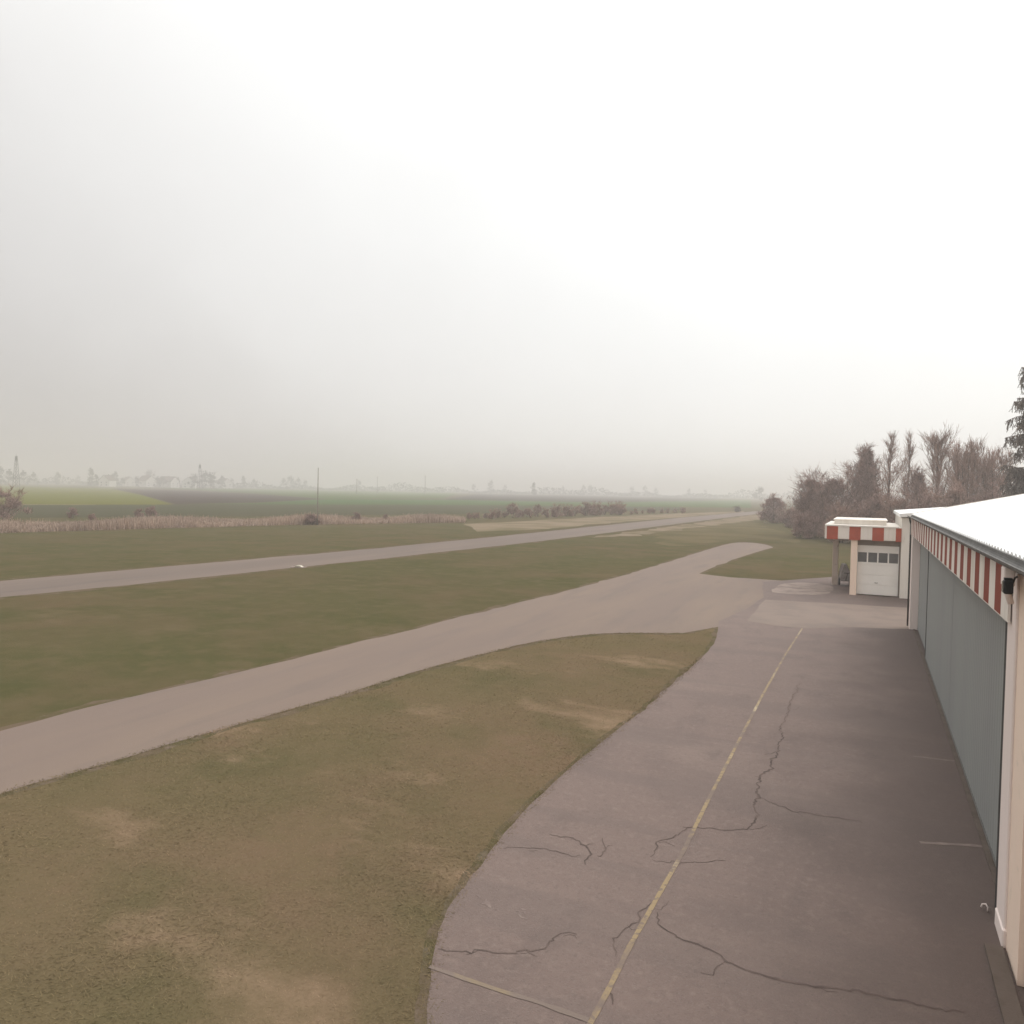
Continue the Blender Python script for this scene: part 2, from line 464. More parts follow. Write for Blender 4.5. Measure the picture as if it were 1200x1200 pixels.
# runway
rw_up = [G(x, y) for x, y in ((-330, 712), (0, 681), (150, 668), (300, 655), (450, 642), (600, 627), (700, 616.5), (800, 606.5), (872, 600.3), (905, 597.4))]
rw_lo = [G(x, y) for x, y in ((-330, 742), (0, 700), (150, 686), (300, 670), (450, 654.5), (600, 638), (700, 626), (800, 613), (872, 604.2), (905, 600.4))]
RUNWAY = rw_up + rw_lo[::-1]
sheet('runway', RUNWAY, 0.006, RUNW, jit=0.06, step=1.5, seed=2)
# taxiway with its curved end
tx_up = smooth([G(x, y) for x, y in ((-330, 945), (0, 857), (100, 830), (250, 795), (450, 746), (600, 708), (700, 683), (780, 659.5), (830, 644), (858, 636.5), (880, 636), (898, 638.5), (906, 641.5))], 3)
tx_lo = smooth([G(x, y) for x, y in ((905, 642), (890, 646), (862, 655), (838, 664), (820, 672))], 3)
tx_back = smooth([G(x, y) for x, y in ((842, 728), (800, 741), (740, 742), (690, 744), (630, 752), (560, 768), (480, 790), (400, 815), (250, 857), (100, 902), (0, 930), (-330, 1040))], 3)
TAXIWAY = tx_up + tx_lo + tx_back
sheet('taxiway', TAXIWAY, 0.005, TAXI, jit=0.05, step=0.7, seed=3)
# apron
left = smooth([G(x, y) for x, y in ((500, 1330), (501, 1200), (505, 1135), (520, 1078), (545, 1037), (572, 1003), (600, 966), (650, 917), (700, 874), (760, 826), (800, 791), (836, 755), (842, 728))], 4)
LAWN_P = tx_back + [G(-330, 1400)] + left[:-1]
sheet('lawn', LAWN_P, 0.002, LAWN)
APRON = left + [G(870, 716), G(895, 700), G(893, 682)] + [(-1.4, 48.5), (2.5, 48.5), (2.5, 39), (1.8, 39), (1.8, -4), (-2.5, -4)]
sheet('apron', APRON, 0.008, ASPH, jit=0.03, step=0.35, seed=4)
# pale band of older tarmac between taxiway and garage
OLD = [G(818, 672), G(856, 676.5), G(925, 681), G(925, 690), G(905, 704), G(880, 719), G(841, 735), G(800, 742), G(740, 736), G(720, 700), G(760, 684)]
sheet('old_tarmac', OLD, 0.006, TAXI, jit=0.05, step=0.6, seed=5)
BAND = [G(897, 703), G(1090, 714), G(1090, 739), G(1000, 735), G(945, 737), G(905, 733), G(875, 728)]
sheet('tarmac_band', BAND, 0.0105, layered('worn_tarmac', [(0.20, 0.155, 0.13), ((0.165, 0.13, 0.112), 0.8, 0.45, 0.65, 0.8, one)], 0.85, 0.3, 60), jit=0.05, step=0.5, seed=6)
sheet('concrete_pad', smooth([G(x, y) for x, y in ((908, 690), (918, 684), (945, 683), (972, 686), (976, 692), (965, 697), (930, 696.5), (905, 694), (908, 690))], 3)[:-1], 0.012, PALE, jit=0.10, step=0.4, seed=7)

def offset(poly, d):
    P = [Vector(p) for p in poly]; n = len(P)
    A = sum(P[i].x * P[(i + 1) % n].y - P[(i + 1) % n].x * P[i].y for i in range(n))
    r = []
    for i in range(n):
        t = P[(i + 1) % n] - P[i - 1]
        if t.length < 1e-6: continue
        t.normalize(); nn = Vector((t.y, -t.x)) * (1 if A > 0 else -1)
        r.append(tuple(P[i] + nn * d))
    return r
SOIL = layered('bare_verge', [(0.118, 0.088, 0.060), ((0.080, 0.069, 0.034), 1.2, 0.42, 0.58, 0.9, one), ((0.15, 0.115, 0.09), 3.0, 0.52, 0.66, 0.6, one)], 0.95, 0.6, 25)
sheet('taxiway_verge', offset(TAXIWAY, 0.22), 0.003, SOIL, jit=0.10, step=0.3, seed=8)
sheet('runway_verge', offset(RUNWAY, 0.4), 0.0045, SOIL, jit=0.25, step=0.9, seed=9)
sheet('apron_verge', offset(left[2:-1] + [(-2.0, 30), (0.5, 12)], 0.10), 0.0055, SOIL, jit=0.05, step=0.15, seed=10)

# yellow guide line (a strip 10 cm wide) and a faint crossing line
def strip(name, px, w, z, m, jit=0.0, seed=1, taper=False, step=0.12):
    rng = random.Random(seed)
    P = [Vector(G(x, y)) for x, y in px]
    Q = []
    for a, b in zip(P[:-1], P[1:]):
        k = max(1, int((b - a).length / step))
        for j in range(k): Q.append(a.lerp(b, j / k))
    Q.append(P[-1])
    if jit:
        dx = dy = 0
        for i, q in enumerate(Q):
            dx = dx * 0.75 + rng.gauss(0, jit); dy = dy * 0.75 + rng.gauss(0, jit)
            if 0 < i < len(Q) - 1: q.x += dx; q.y += dy
    mb = MB(); vs = []; n = len(Q)
    for i, q in enumerate(Q):
        t = (Q[min(i + 1, n - 1)] - Q[max(i - 1, 0)]).normalized()
        ww = w * (1 if not taper else (0.25 + 0.75 * math.sin(math.pi * (0.08 + 0.84 * i / max(1, n - 1))))) * (1 + rng.uniform(-0.3, 0.3) * (1 if jit else 0.35))
        nrm = Vector((-t.y, t.x)) * ww / 2
        vs += [(q.x + nrm.x, q.y + nrm.y, z), (q.x - nrm.x, q.y - nrm.y, z)]
    mb.quad_faces(vs, [(2 * i, 2 * i + 1, 2 * i + 3, 2 * i + 2) for i in range(n - 1)])
    o = mb.build(name, m)
    o['kind'] = 'structure'
    return o
strip('yellow_line', [(640, 1310), (692, 1200), (712, 1163), (738, 1110), (765, 1062), (800, 1000), (830, 938), (860, 880), (893, 816), (920, 768), (940, 737)], 0.055, 0.0125, YEL)
strip('faded_line', [(503, 1134), (560, 1153), (620, 1173), (690, 1197)], 0.06, 0.0125, FADED, 0.004)
def crack(px, w, seed, jit=0.02):
    rng = random.Random(seed * 3)
    strip('crack', px, w * 0.55, 0.0115, CRACK, jit * 0.9, seed, True, 0.05)
    for i in range(1, len(px) - 1):                 # hairline side branches
        if rng.random() < 0.45:
            x, y = px[i]; sg = rng.choice((-1, 1)); l = rng.uniform(8, 26) * (y - 560) / 500
            strip('crack', [(x, y), (x + sg * l * 0.5, y + rng.uniform(-0.25, 0.3) * l), (x + sg * l, y + rng.uniform(-0.4, 0.5) * l)], w * 0.25, 0.0110, CRACK, jit * 0.8, seed + i, True, 0.05)
crack([(770, 1070), (776, 1090), (800, 1102), (838, 1116), (850, 1128), (905, 1146), (960, 1158), (1010, 1166), (1075, 1180), (1130, 1186)], 0.05, 11)
crack([(915, 852), (912, 880), (905, 895), (893, 910), (890, 925), (886, 935), (883, 945), (887, 955), (884, 965), (879, 973), (840, 972), (800, 970)], 0.06, 12)
crack([(886, 933), (905, 942), (925, 950), (965, 957), (1010, 965)], 0.035, 13)
crack([(644, 978), (672, 984), (686, 993), (690, 1004), (686, 1014)], 0.05, 14)
crack([(706, 983), (707, 996), (700, 1004)], 0.04, 15)
crack([(815, 970), (795, 978), (772, 988), (762, 1005)], 0.04, 16)
crack([(513, 1113), (560, 1115), (610, 1118), (640, 1110), (660, 1098), (676, 1096)], 0.04, 17)
crack([(721, 1122), (722, 1100), (735, 1085), (760, 1062), (768, 1055)], 0.03, 18)
crack([(590, 995), (630, 997), (680, 1003)], 0.03, 19)
crack([(764, 1008), (800, 1012), (850, 1010)], 0.025, 20)
crack([(712, 1160), (718, 1178)], 0.04, 21)
crack([(936, 800), (925, 830), (915, 855)], 0.03, 22)
rng = random.Random(44)
for cx, cy, n_ in ((568, 1057, 7), (606, 1070, 6)):
    for k in range(n_):
        x, y = cx + rng.gauss(0, 5), cy + rng.gauss(0, 4); l = rng.uniform(4, 10)
        strip('scuff_mark', [(x, y), (x + l * 0.5, y + rng.uniform(-1, 4)), (x + l, y + rng.uniform(1, 7))], rng.uniform(0.015, 0.04), 0.0105 + 0.0001 * k, SMEAR, 0.006, 40 + k, True, 0.04)
# pale slab joints running out from the door
for i, (a, b) in enumerate((((1070, 887), (1133, 894)), ((1078, 988), (1166, 994)))):
    strip('slab_joint', [a, b], 0.07, 0.0115, SMEAR, 0.006, 60 + i)
# kerb and gully along the hangar
mb = MB(); mb.box(1.485, 1.556, 10.03, 30.28, 0.0, 0.03)
o = mb.build('door_track', CURB); o['kind'] = 'structure'
mb = MB(); mb.box(1.20, 1.365, -3.5, 9.15, 0.0, 0.05)
o = mb.build('kerb', CURB); o['kind'] = 'structure'

# fields beyond the runway
def field(name, px, z, c0, c1, sc=0.02, stretch=(1, 0.1, 1), seed=1):
    c0 = tuple(x * 0.55 for x in c0); c1 = tuple(x * 0.55 for x in c1)
    m = layered(name + '_soil', [c0, (c1, sc, 0.42, 0.64, 0.8, stretch), (tuple(x * 0.75 for x in c0), sc * 8, 0.5, 0.7, 0.4, stretch)], 0.95, 0.2, 3)
    return sheet(name, [G(x, y) for x, y in px], z, m, jit=0.0)
field('stubble_field', [(-350, 622), (0, 607), (300, 605), (560, 602), (800, 598), (800, 592), (560, 592), (300, 590.5), (0, 592), (-350, 592)], 0.02, (0.125, 0.112, 0.065), (0.095, 0.098, 0.05))
field('yellow_green_field', [(-500, 591.5), (0, 591.8), (203, 591.5), (165, 580), (128, 572.5), (0, 569.5), (-500, 568)], 0.04, (0.185, 0.19, 0.03), (0.22, 0.205, 0.035))
field('ploughed_field', [(132, 573), (166, 580), (206, 591), (300, 589), (380, 585), (300, 579), (220, 575)], 0.04, (0.085, 0.06, 0.048), (0.11, 0.075, 0.058))
field('green_field', [(302, 590), (560, 592), (880, 595), (880, 586), (700, 589.5), (520, 586), (382, 584), (300, 577.2), (520, 580), (380, 576.2), (290, 575)], 0.03, (0.085, 0.13, 0.062), (0.11, 0.135, 0.06)) if False else field('green_field', [(208, 591), (560, 592), (880, 595), (880, 586), (700, 589), (520, 586), (385, 585), (300, 589.5)], 0.03, (0.085, 0.165, 0.045), (0.125, 0.165, 0.045))
field('far_green_field', [(300, 578.5), (382, 584.5), (520, 584), (540, 577.5), (300, 573.5), (180, 571.5)], 0.05, (0.105, 0.165, 0.04), (0.14, 0.165, 0.04))
field('dark_ploughed_field', [(522, 585.5), (700, 588.5), (820, 587), (860, 583.5), (700, 581), (560, 579)], 0.05, (0.085, 0.065, 0.058), (0.10, 0.08, 0.066))
strip('field_track', [(-300, 590.5), (0, 591.5), (112, 592)], 1.6, 0.06, PALE, 0, 3, step=5)
# dry pale grass margin along the far side of the runway
MARG = [G(x, y) for x, y in ((540, 614), (600, 611.5), (700, 606), (800, 601.5), (872, 599), (872, 600.4), (800, 606), (700, 614), (640, 620), (560, 623))]
sheet('dry_grass_margin', MARG, 0.003, layered('straw_grass', [(0.20, 0.155, 0.108), ((0.12, 0.10, 0.055), 0.15, 0.42, 0.62, 0.8, one)], 0.95, 0.3, 10), jit=0.4, step=3)
sheet('sandy_margin', [G(x, y) for x, y in ((690, 630.5), (760, 620.5), (872, 604.8), (905, 601.5), (905, 606.5), (872, 611), (800, 620), (740, 628))], 0.0038,
      layered('sandy_grass', [(0.20, 0.155, 0.112), ((0.11, 0.092, 0.05), 0.25, 0.46, 0.62, 0.9, one)], 0.95, 0.3, 10), jit=0.5, step=1.5)
sheet('grass_margin', [G(x, y) for x, y in ((760, 620), (800, 616), (872, 606), (886, 612), (905, 620), (940, 629), (930, 636), (880, 630), (850, 634), (800, 640), (780, 640))], 0.0035,
      layered('straw_grass_near', [(0.12, 0.095, 0.052), ((0.078, 0.07, 0.034), 0.2, 0.42, 0.62, 0.8, one)], 0.95, 0.3, 10), jit=0.5, step=2)

# ------------------------------------------------------------------ grass blades and reeds (stuff)
def inside(px, py, poly):
    P = np.asarray(poly); x0, y0 = P[:, 0], P[:, 1]; x1, y1 = np.roll(x0, -1), np.roll(y0, -1)
    r = np.zeros(len(px), bool)
    for a, b, c, d in zip(x0, y0, x1, y1):
        if b == d: continue
        hit = ((b > py) != (d > py)) & (px < (c - a) * (py - b) / (d - b) + a)
        r ^= hit
    return r
rs = np.random.RandomState(5)
def blades(n, rmin, rmax):
    ang = rs.uniform(-0.72, 0.70, n) 
    rad = np.exp(rs.uniform(math.log(rmin), math.log(rmax), n))
    a = ang - YAW
    return rad * np.sin(a), rad * np.cos(a)
bx_, by_ = blades(260000, 6.0, 34.0)
ok = (rs.uniform(0, 1, len(bx_)) < np.clip((34 - np.hypot(bx_, by_)) / 20, 0, 1)) & inside(bx_, by_, LAWN_P) & ~(inside(bx_, by_, APRON) | inside(bx_, by_, TAXIWAY) | inside(bx_, by_, OLD) | inside(bx_, by_, RUNWAY)) & (bx_ < 1.0)
bx_, by_ = bx_[ok], by_[ok]
# longer grass leaning over the pavement edges
ex, ey = [], []
for poly, m_ in ((left[2:-6], 5000), (tx_back[4:], 4500)):
    P = np.array(poly); L_ = np.hypot(*np.diff(P, axis=0).T); cum = np.concatenate([[0], np.cumsum(L_)])
    u = rs.uniform(0, 1, m_) * cum[-1]
    qx, qy = np.interp(u, cum, P[:, 0]), np.interp(u, cum, P[:, 1])
    k = np.hypot(qx, qy) < 34
    clump = 0.10 * np.sin(u[k] * 3.1) * np.sin(u[k] * 1.3 + 2) + 0.05 * np.sin(u[k] * 9.0)
    ang = rs.uniform(0, 6.283, k.sum()); rr_ = np.abs(rs.normal(0, 0.05, k.sum())) + np.abs(clump) * rs.uniform(0, 1, k.sum())
    ex.append(qx[k] + rr_ * np.cos(ang)); ey.append(qy[k] + rr_ * np.sin(ang))
ne = sum(len(e) for e in ex)
bx_ = np.concatenate([bx_] + ex); by_ = np.concatenate([by_] + ey)
n = len(bx_)
# tufts: pull blades towards clump centres
d_ = np.hypot(bx_, by_)
hgt = rs.uniform(0.005, 0.020, n) * (0.8 + 0.4 * np.sin(bx_ * 1.7) * np.sin(by_ * 1.3 + 1)) + 0.00025 * d_
hgt[n - ne:] = rs.uniform(0.008, 0.026, ne)
wid = 0.003 + 0.0004 * d_
az = rs.uniform(0, 2 * math.pi, n); ln = rs.uniform(1.6, 4.5, n) * hgt; ln[n - ne:] *= 0.8; la = rs.uniform(0, 2 * math.pi, n)
V = np.zeros((n, 3, 3), np.float32)
V[:, 0] = np.stack([bx_ - np.cos(az) * wid, by_ - np.sin(az) * wid, np.zeros(n)], 1)
V[:, 1] = np.stack([bx_ + np.cos(az) * wid, by_ + np.sin(az) * wid, np.zeros(n)], 1)
V[:, 2] = np.stack([bx_ + np.cos(la) * ln, by_ + np.sin(la) * ln, hgt], 1)
o = np_mesh('grass', V.reshape(-1, 3), np.arange(n * 3).reshape(-1, 3), BLADE)
tag(o, 'short winter grass with brown and straw patches beside the apron', 'grass', kind='stuff')

# reeds in the ditch beyond the runway
edge_lo = [Vector(G(x, y)) for x, y in ((-330, 640), (0, 625), (150, 620.5), (300, 616.5), (420, 614), (545, 612.5))]
edge_up = [Vector(G(x, y)) for x, y in ((-330, 628), (0, 617), (150, 613.5), (300, 611), (420, 609.5), (545, 609))]
vs = []
n = 60000
tt = rs.uniform(0, len(edge_lo) - 1.0001, n); ss = rs.uniform(0, 1, n)
X = np.zeros(n); Y = np.zeros(n)
for i in range(len(edge_lo) - 1):
    k = (tt >= i) & (tt < i + 1); f = tt[k] - i
    lo = np.outer(1 - f, edge_lo[i]) + np.outer(f, edge_lo[i + 1]); up = np.outer(1 - f, edge_up[i]) + np.outer(f, edge_up[i + 1])
    p = lo * (1 - ss[k])[:, None] + up * ss[k][:, None]
    X[k], Y[k] = p[:, 0], p[:, 1]
hg = rs.uniform(0.25, 0.85, n) * np.where(rs.uniform(0, 1, n) < 0.08, 1.35, 1.0) * (0.85 + 0.3 * np.sin(X * 0.35 + Y * 0.23))
wd = rs.uniform(0.012, 0.035, n); az = rs.uniform(0, math.pi, n); lx = rs.normal(0, 0.15, n); ly = rs.normal(0, 0.15, n)
V = np.zeros((n, 4, 3), np.float32)
for j, (sg, t) in enumerate(((-1, 0), (1, 0), (1, 1), (-1, 1))):
    V[:, j] = np.stack([X + sg * wd * np.cos(az) * (1 - 0.5 * t) + lx * t, Y + sg * wd * np.sin(az) * (1 - 0.5 * t) + ly * t, hg * t], 1)
o = np_mesh('reeds', V.reshape(-1, 3), np.arange(n * 4).reshape(-1, 4), REED)
tag(o, 'long strip of dry pinkish tan reeds between the grass and the fields', 'reeds', kind='stuff')

# ------------------------------------------------------------------ hangar
hg_ = empty('hangar', (1.6, 10.3, 0))
tag(hg_, 'long white roofed hangar with grey sliding doors and red and white striped band', 'hangar')
def part(mb, name, m, parent, root_loc=(0, 0, 0)):
    """mesh given in world coordinates, parented to a thing at root_loc"""
    mb.v = [(x - root_loc[0], y - root_loc[1], z - root_loc[2]) for x, y, z in mb.v]
    return mb.build(name, m, parent)
HL = (1.6, 10.3, 0)
PITCHR = 0.23
XE, ZE, XR = 1.36, 4.05, 8.2      # eave, ridge
def roofz(x): return ZE + (x - XE) * PITCHR
# roof: corrugated sheets on both slopes
mb = MB()
ys = np.arange(-3.0, 31.05, 0.06)
for sgn in (1, -1):
    prof_x = (XE, XR) if sgn > 0 else (2 * XR - XE, XR)
    vv = []; ff = []
    for i, y in enumerate(ys):
        w = 0.014 * (1 if (i % 4) in (0, 1) else -1)
        for (x, dz) in ((prof_x[0], w), (prof_x[1], w), (prof_x[1], w - 0.05), (prof_x[0], w - 0.05)):
            vv.append((x, y, (roofz(x) if sgn > 0 else roofz(2 * XR - x)) + dz))
    for i in range(len(ys) - 1):
        a = i * 4; b = a + 4
        ff += [(a, a + 1, b + 1, b), (a + 1, a + 2, b + 2, b + 1), (a + 2, a + 3, b + 3, b + 2), (a + 3, a, b, b + 3)]
    ff += [(0, 3, 2, 1)]; e = (len(ys) - 1) * 4; ff += [(e, e + 1, e + 2, e + 3)]
    mb.quad_faces(vv, ff)
rf = part(mb, 'roof', ROOFM, hg_, HL)
mb = MB(); mb.tube([(XR, -3.05, roofz(XR) + 0.0), (XR, 31.05, roofz(XR) + 0.0)], 0.09, 8); part(mb, 'ridge_cap', ROOFM, rf, HL)
mb = MB()
for x0, x1 in ((XE, XR - 0.01), (XR + 0.01, 2 * XR - XE)):
    za = roofz(x0) if x0 < XR else roofz(2 * XR - x0); zb = roofz(x1) if x1 < XR else roofz(2 * XR - x1)
    mb.prism([(x0, za - 0.17), (x1, zb - 0.17), (x1, zb + 0.03), (x0, za + 0.03)], 31.06, 31.10)
part(mb, 'verge_board', WHT, rf, HL)
# walls: gable ends and back (front above the doors is the striped band)
mb = MB()
for y0, y1 in ((-2.6, -2.4), (30.45, 30.75)):
    mb.prism([(1.8, 0), (2 * XR - 1.8, 0), (2 * XR - 1.8, roofz(1.8) - 0.08), (XR, roofz(XR) - 0.08), (1.8, roofz(1.8) - 0.08)], y0, y1)
mb.box(2 * XR - 1.8, 2 * XR - 1.6, -2.6, 30.75, 0, roofz(1.8) - 0.12)
mb.box(1.40, 1.8, -2.6, 6.2, 0, 3.86)
mb.box(1.40, 1.8, 8.55, 9.22, 0, 3.86)
mb.box(1.40, 1.8, 6.2, 8.55, 2.95, 3.86)
part(mb, 'wall', WALL_C, hg_, HL)
mb = MB(); mb.box(1.375, 1.8, 9.22, 9.72, 0, 3.86, bev=0.012); mb.box(1.36, 1.80, 9.20, 9.70, 0, 0.2, 0, 0.015); part(mb, 'pillar', POST, hg_, HL)
mb = MB(); mb.box(1.37, 1.8, 30.3, 30.78, 0, 3.86, bev=0.012); part(mb, 'pillar', POST, hg_, HL)
# recessed cream door in the near wall
mb = MB(); mb.box(1.50, 1.56, 6.22, 8.53, 0.02, 2.93); dr = part(mb, 'door', WALL_C, hg_, HL)
mb = MB()
for y0, y1 in ((6.22, 6.30), (8.45, 8.53)): mb.box(1.455, 1.499, y0, y1, 0.02, 2.93)
mb.box(1.455, 1.499, 6.30, 8.45, 2.84, 2.93)
part(mb, 'frame', POST, dr, HL)
# sliding doors (ribbed steel), the far leaf on the rear track
def leaf(y0, y1, x, name='sliding_door'):
    mb = MB(); n = int((y1 - y0) / 0.2)
    vv = []; ff = []
    for i in range(n + 1):
        y = y0 + (y1 - y0) * i / n
        for k, (dy, dx) in enumerate(((0, 0), (0.02, 0.004), (0.05, 0.004), (0.07, 0))):
            if i == n and k: break
            vv += [(x + dx, y + dy, 0.045), (x + dx, y + dy, 3.62)]
    m_ = len(vv) // 2
    ff = [(2 * i, 2 * i + 1, 2 * i + 3, 2 * i + 2) for i in range(m_ - 1)]
    mb.quad_faces(vv, ff)
    mb.box(x + 0.012, x + 0.05, y0, y1, 0.045, 3.62)
    return part(mb, name, DOORM, hg_, HL)
d1 = leaf(10.04, 17.62, 1.56); d2 = leaf(17.64, 24.85, 1.56); d3 = leaf(24.7, 30.28, 1.63)
for d, y0, y1, x in ((d1, 10.04, 17.62, 1.56), (d2, 17.64, 24.85, 1.56), (d3, 24.7, 30.28, 1.63)):
    mb = MB(); mb.box(x - 0.01, x - 0.001, y0, y1, 0.045, 0.09); part(mb, 'kick_plate', GUT, d, HL)
mb = MB(); mb.box(1.547, 1.63, 24.852, 24.93, 0.045, 3.62); part(mb, 'door_edge', DARK, d2, HL)
mb = MB(); mb.box(1.40, 1.62, 9.725, 10.02, 0, 3.33); part(mb, 'jamb', DARK, hg_, HL)
# striped band
mb = MB(); y = 9.45; k = 0
while y < 30.75:
    mb.box(1.335, 1.362, y, min(y + 0.475, 30.78), 3.34, 3.90, k % 2); y += 0.475; k += 1
mb.box(1.338, 1.364, 9.45, 30.78, 3.325, 3.34, 0)
part(mb, 'striped_band', [WHT, RED], hg_, HL)
mb = MB(); mb.box(1.365, 1.8, 9.74, 30.3, 3.64, 3.86); part(mb, 'lintel', DARK, hg_, HL)
# gutter: open half round
mb = MB(); vv = []; prof = []
for k in range(9):
    a = math.pi + math.pi * k / 8
    prof.append((1.275 + 0.062 * math.cos(a), 3.99 + 0.062 * math.sin(a)))
for k in range(8, -1, -1):
    a = math.pi + math.pi * k / 8
    prof.append((1.275 + 0.055 * math.cos(a), 3.992 + 0.055 * math.sin(a)))
n = len(prof)
vv = [(a, -2.9, z) for a, z in prof] + [(a, 30.95, z) for a, z in prof]
mb.quad_faces(vv, [(i, (i + 1) % n, n + (i + 1) % n, n + i) for i in range(n)] + [tuple(range(n)), tuple(range(2 * n - 1, n - 1, -1))])
gt = part(mb, 'gutter', GUT, hg_, HL)
mb = MB(); mb.box(1.337, 1.362, -2.8, 30.9, 3.905, 4.03); part(mb, 'fascia_board', GUT, hg_, HL)
mb = MB(); mb.box(1.235, 1.332, 9.05, 9.25, 3.74, 3.93, bev=0.01); mb.tube([(1.285, 9.15, 3.75), (1.285, 9.15, 3.66), (1.32, 9.16, 3.56)], 0.03, 8)
part(mb, 'downpipe', POST, gt, HL)
mb = MB(); mb.tube([(1.275, 30.7, 3.94), (1.30, 30.75, 3.8), (1.335, 30.84, 3.7), (1.335, 30.84, 0.05)], 0.03, 8)
part(mb, 'downpipe', DARK, gt, HL)

# floodlight on the band
fl = empty('floodlight', (1.33, 8.9, 3.78))
fl.scale = (0.75, 0.75, 0.8)
tag(fl, 'small black floodlight fixed below the gutter at the near end of the striped band', 'floodlight')
mb = MB(); mb.box(-0.16, -0.05, -0.07, 0.07, -0.12, 0.05, bev=0.015); mb.box(-0.15, -0.06, -0.05, 0.05, 0.05, 0.075); mb.build('housing', BLACK, fl)
mb = MB(); mb.box(-0.168, -0.162, -0.055, 0.055, -0.10, 0.03); mb.build('lens', GLASS, fl)
mb = MB(); mb.tube([(-0.06, 0, 0.0), (-0.03, 0, 0.08), (0.0, 0, 0.1)], 0.014, 6); mb.build('bracket', DARK, fl)
# small hook shaped stop at the foot of the pillar
ds = MB()
ds.tube([(0, 0, 0), (0, 0.0, 0.06), (-0.03, 0.01, 0.10), (-0.075, 0.0, 0.09), (-0.09, -0.01, 0.05)], 0.014, 6)
o = ds.build('door_stop', POST); o.scale = (0.75, 0.75, 0.75); o.location = (1.33, 9.95, 0.008)
tag(o, 'small pale hook shaped door stop on the asphalt at the foot of the near pillar', 'door stop')

# ------------------------------------------------------------------ white annex behind the hangar
AL = (1.15, 39.5, 0)
an = empty('annex', AL)
tag(an, 'narrow white annex wall between the small garage and the hangar pillar', 'annex')
XA = 1.24
def az_(x): return 3.74 + (x - XA) * 0.10
mb = MB(); mb.prism([(XA + 0.1, 0), (7, 0), (7, az_(7) - 0.06), (XA + 0.1, az_(XA + 0.1) - 0.06)], 39.5, 50); part(mb, 'wall', WALL_W, an, AL)
mb = MB(); mb.prism([(XA, az_(XA)), (7.2, az_(7.2)), (7.2, az_(7.2) + 0.16), (XA, az_(XA) + 0.16)], 39.3, 50.3); part(mb, 'roof', ROOFM, an, AL)
lm = empty('wall_lamp', (1.80, 39.47, 3.45))
tag(lm, 'small dark lamp under the roof corner of the white annex wall', 'lamp')
mb = MB(); mb.box(-0.07, 0.07, -0.14, 0.0, 0.08, 0.24, bev=0.02); mb.build('housing', DARK, lm)
mb = MB(); mb.tube([(0, -0.07, 0.08), (0, -0.07, -0.02), (0, -0.05, -0.1)], [0.035, 0.07, 0.085], 10); mb.build('lamp_shade', DARK, lm)

# ------------------------------------------------------------------ small garage with striped canopy
GL = (-0.75, 39.6, 0)
ga = empty('garage', GL)
tag(ga, 'small garage with white sectional door under a red and white striped canopy', 'garage')
mb = MB(); mb.box(-0.62, -0.5, 39.9, 45, 0, 2.6); mb.box(1.29, 1.335, 39.9, 45, 0, 2.6); mb.box(-0.5, 1.29, 44.85, 45, 0, 2.6); mb.box(-0.5, 1.29, 39.9, 40.0, 2.36, 2.6)
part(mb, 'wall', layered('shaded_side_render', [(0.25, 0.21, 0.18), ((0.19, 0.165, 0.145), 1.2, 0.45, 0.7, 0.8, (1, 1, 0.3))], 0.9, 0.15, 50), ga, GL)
# sectional door with four window panes
mb = MB()
zz = [0.03, 0.5, 0.97, 1.44]
for a, b in zip(zz[:-1], zz[1:]): mb.box(-0.49, 1.28, 39.93, 39.97, a + 0.006, b - 0.006, 0, 0.006)
mb.box(-0.49, 1.28, 39.95, 39.972, 0.03, 2.35)
mb.box(-0.49, 1.28, 39.93, 39.949, 1.446, 1.56); mb.box(-0.49, 1.28, 39.93, 39.949, 2.02, 2.35)
pw = 1.77 / 4
for k in range(5):
    xx = -0.49 + k * pw
    mb.box(max(-0.49, xx - 0.03), min(1.28, xx + 0.03), 39.931, 39.949, 1.56, 2.02)
gd_ = part(mb, 'garage_door', GDOOR, ga, GL)
for k in range(4):
    mb = MB(); mb.box(-0.49 + k * pw + 0.031, -0.49 + (k + 1) * pw - 0.031, 39.941, 39.948, 1.562, 2.018); part(mb, 'window', GLASS, gd_, GL)
mb = MB(); mb.tube([(0.30, 39.92, 0.6), (0.30, 39.90, 0.6), (0.42, 39.90, 0.6), (0.42, 39.92, 0.6)], 0.012, 6); part(mb, 'handle', DARK, gd_, GL)
mb = MB(); mb.box(-0.77, -0.49, 39.55, 39.89, 0, 2.59, bev=0.01); part(mb, 'pillar', PEACH, ga, GL)
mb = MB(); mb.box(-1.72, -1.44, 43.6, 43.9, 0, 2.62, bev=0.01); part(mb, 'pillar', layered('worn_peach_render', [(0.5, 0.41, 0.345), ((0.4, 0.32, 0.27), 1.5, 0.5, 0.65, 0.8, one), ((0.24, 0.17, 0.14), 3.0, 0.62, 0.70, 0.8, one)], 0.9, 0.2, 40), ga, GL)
mb = MB(); mb.box(-1.85, 1.335, 39.5, 45.4, 2.62, 3.22); part(mb, 'canopy', WALL_W, ga, GL)
mb = MB(); mb.box(-1.93, 1.235, 39.42, 45.5, 3.225, 3.29); part(mb, 'roof', WALL_W, ga, GL)
mb = MB(); mb.box(-1.55, 0.72, 40.3, 44.5, 3.292, 3.50); mb.box(-1.6, 0.77, 40.25, 44.55, 3.50, 3.54); part(mb, 'parapet', WHT, ga, GL)
mb = MB(); x = -1.93; k = 1
mb.box(-1.93, -1.84, 39.455, 39.498, 2.62, 3.222, 0)
x = -1.84
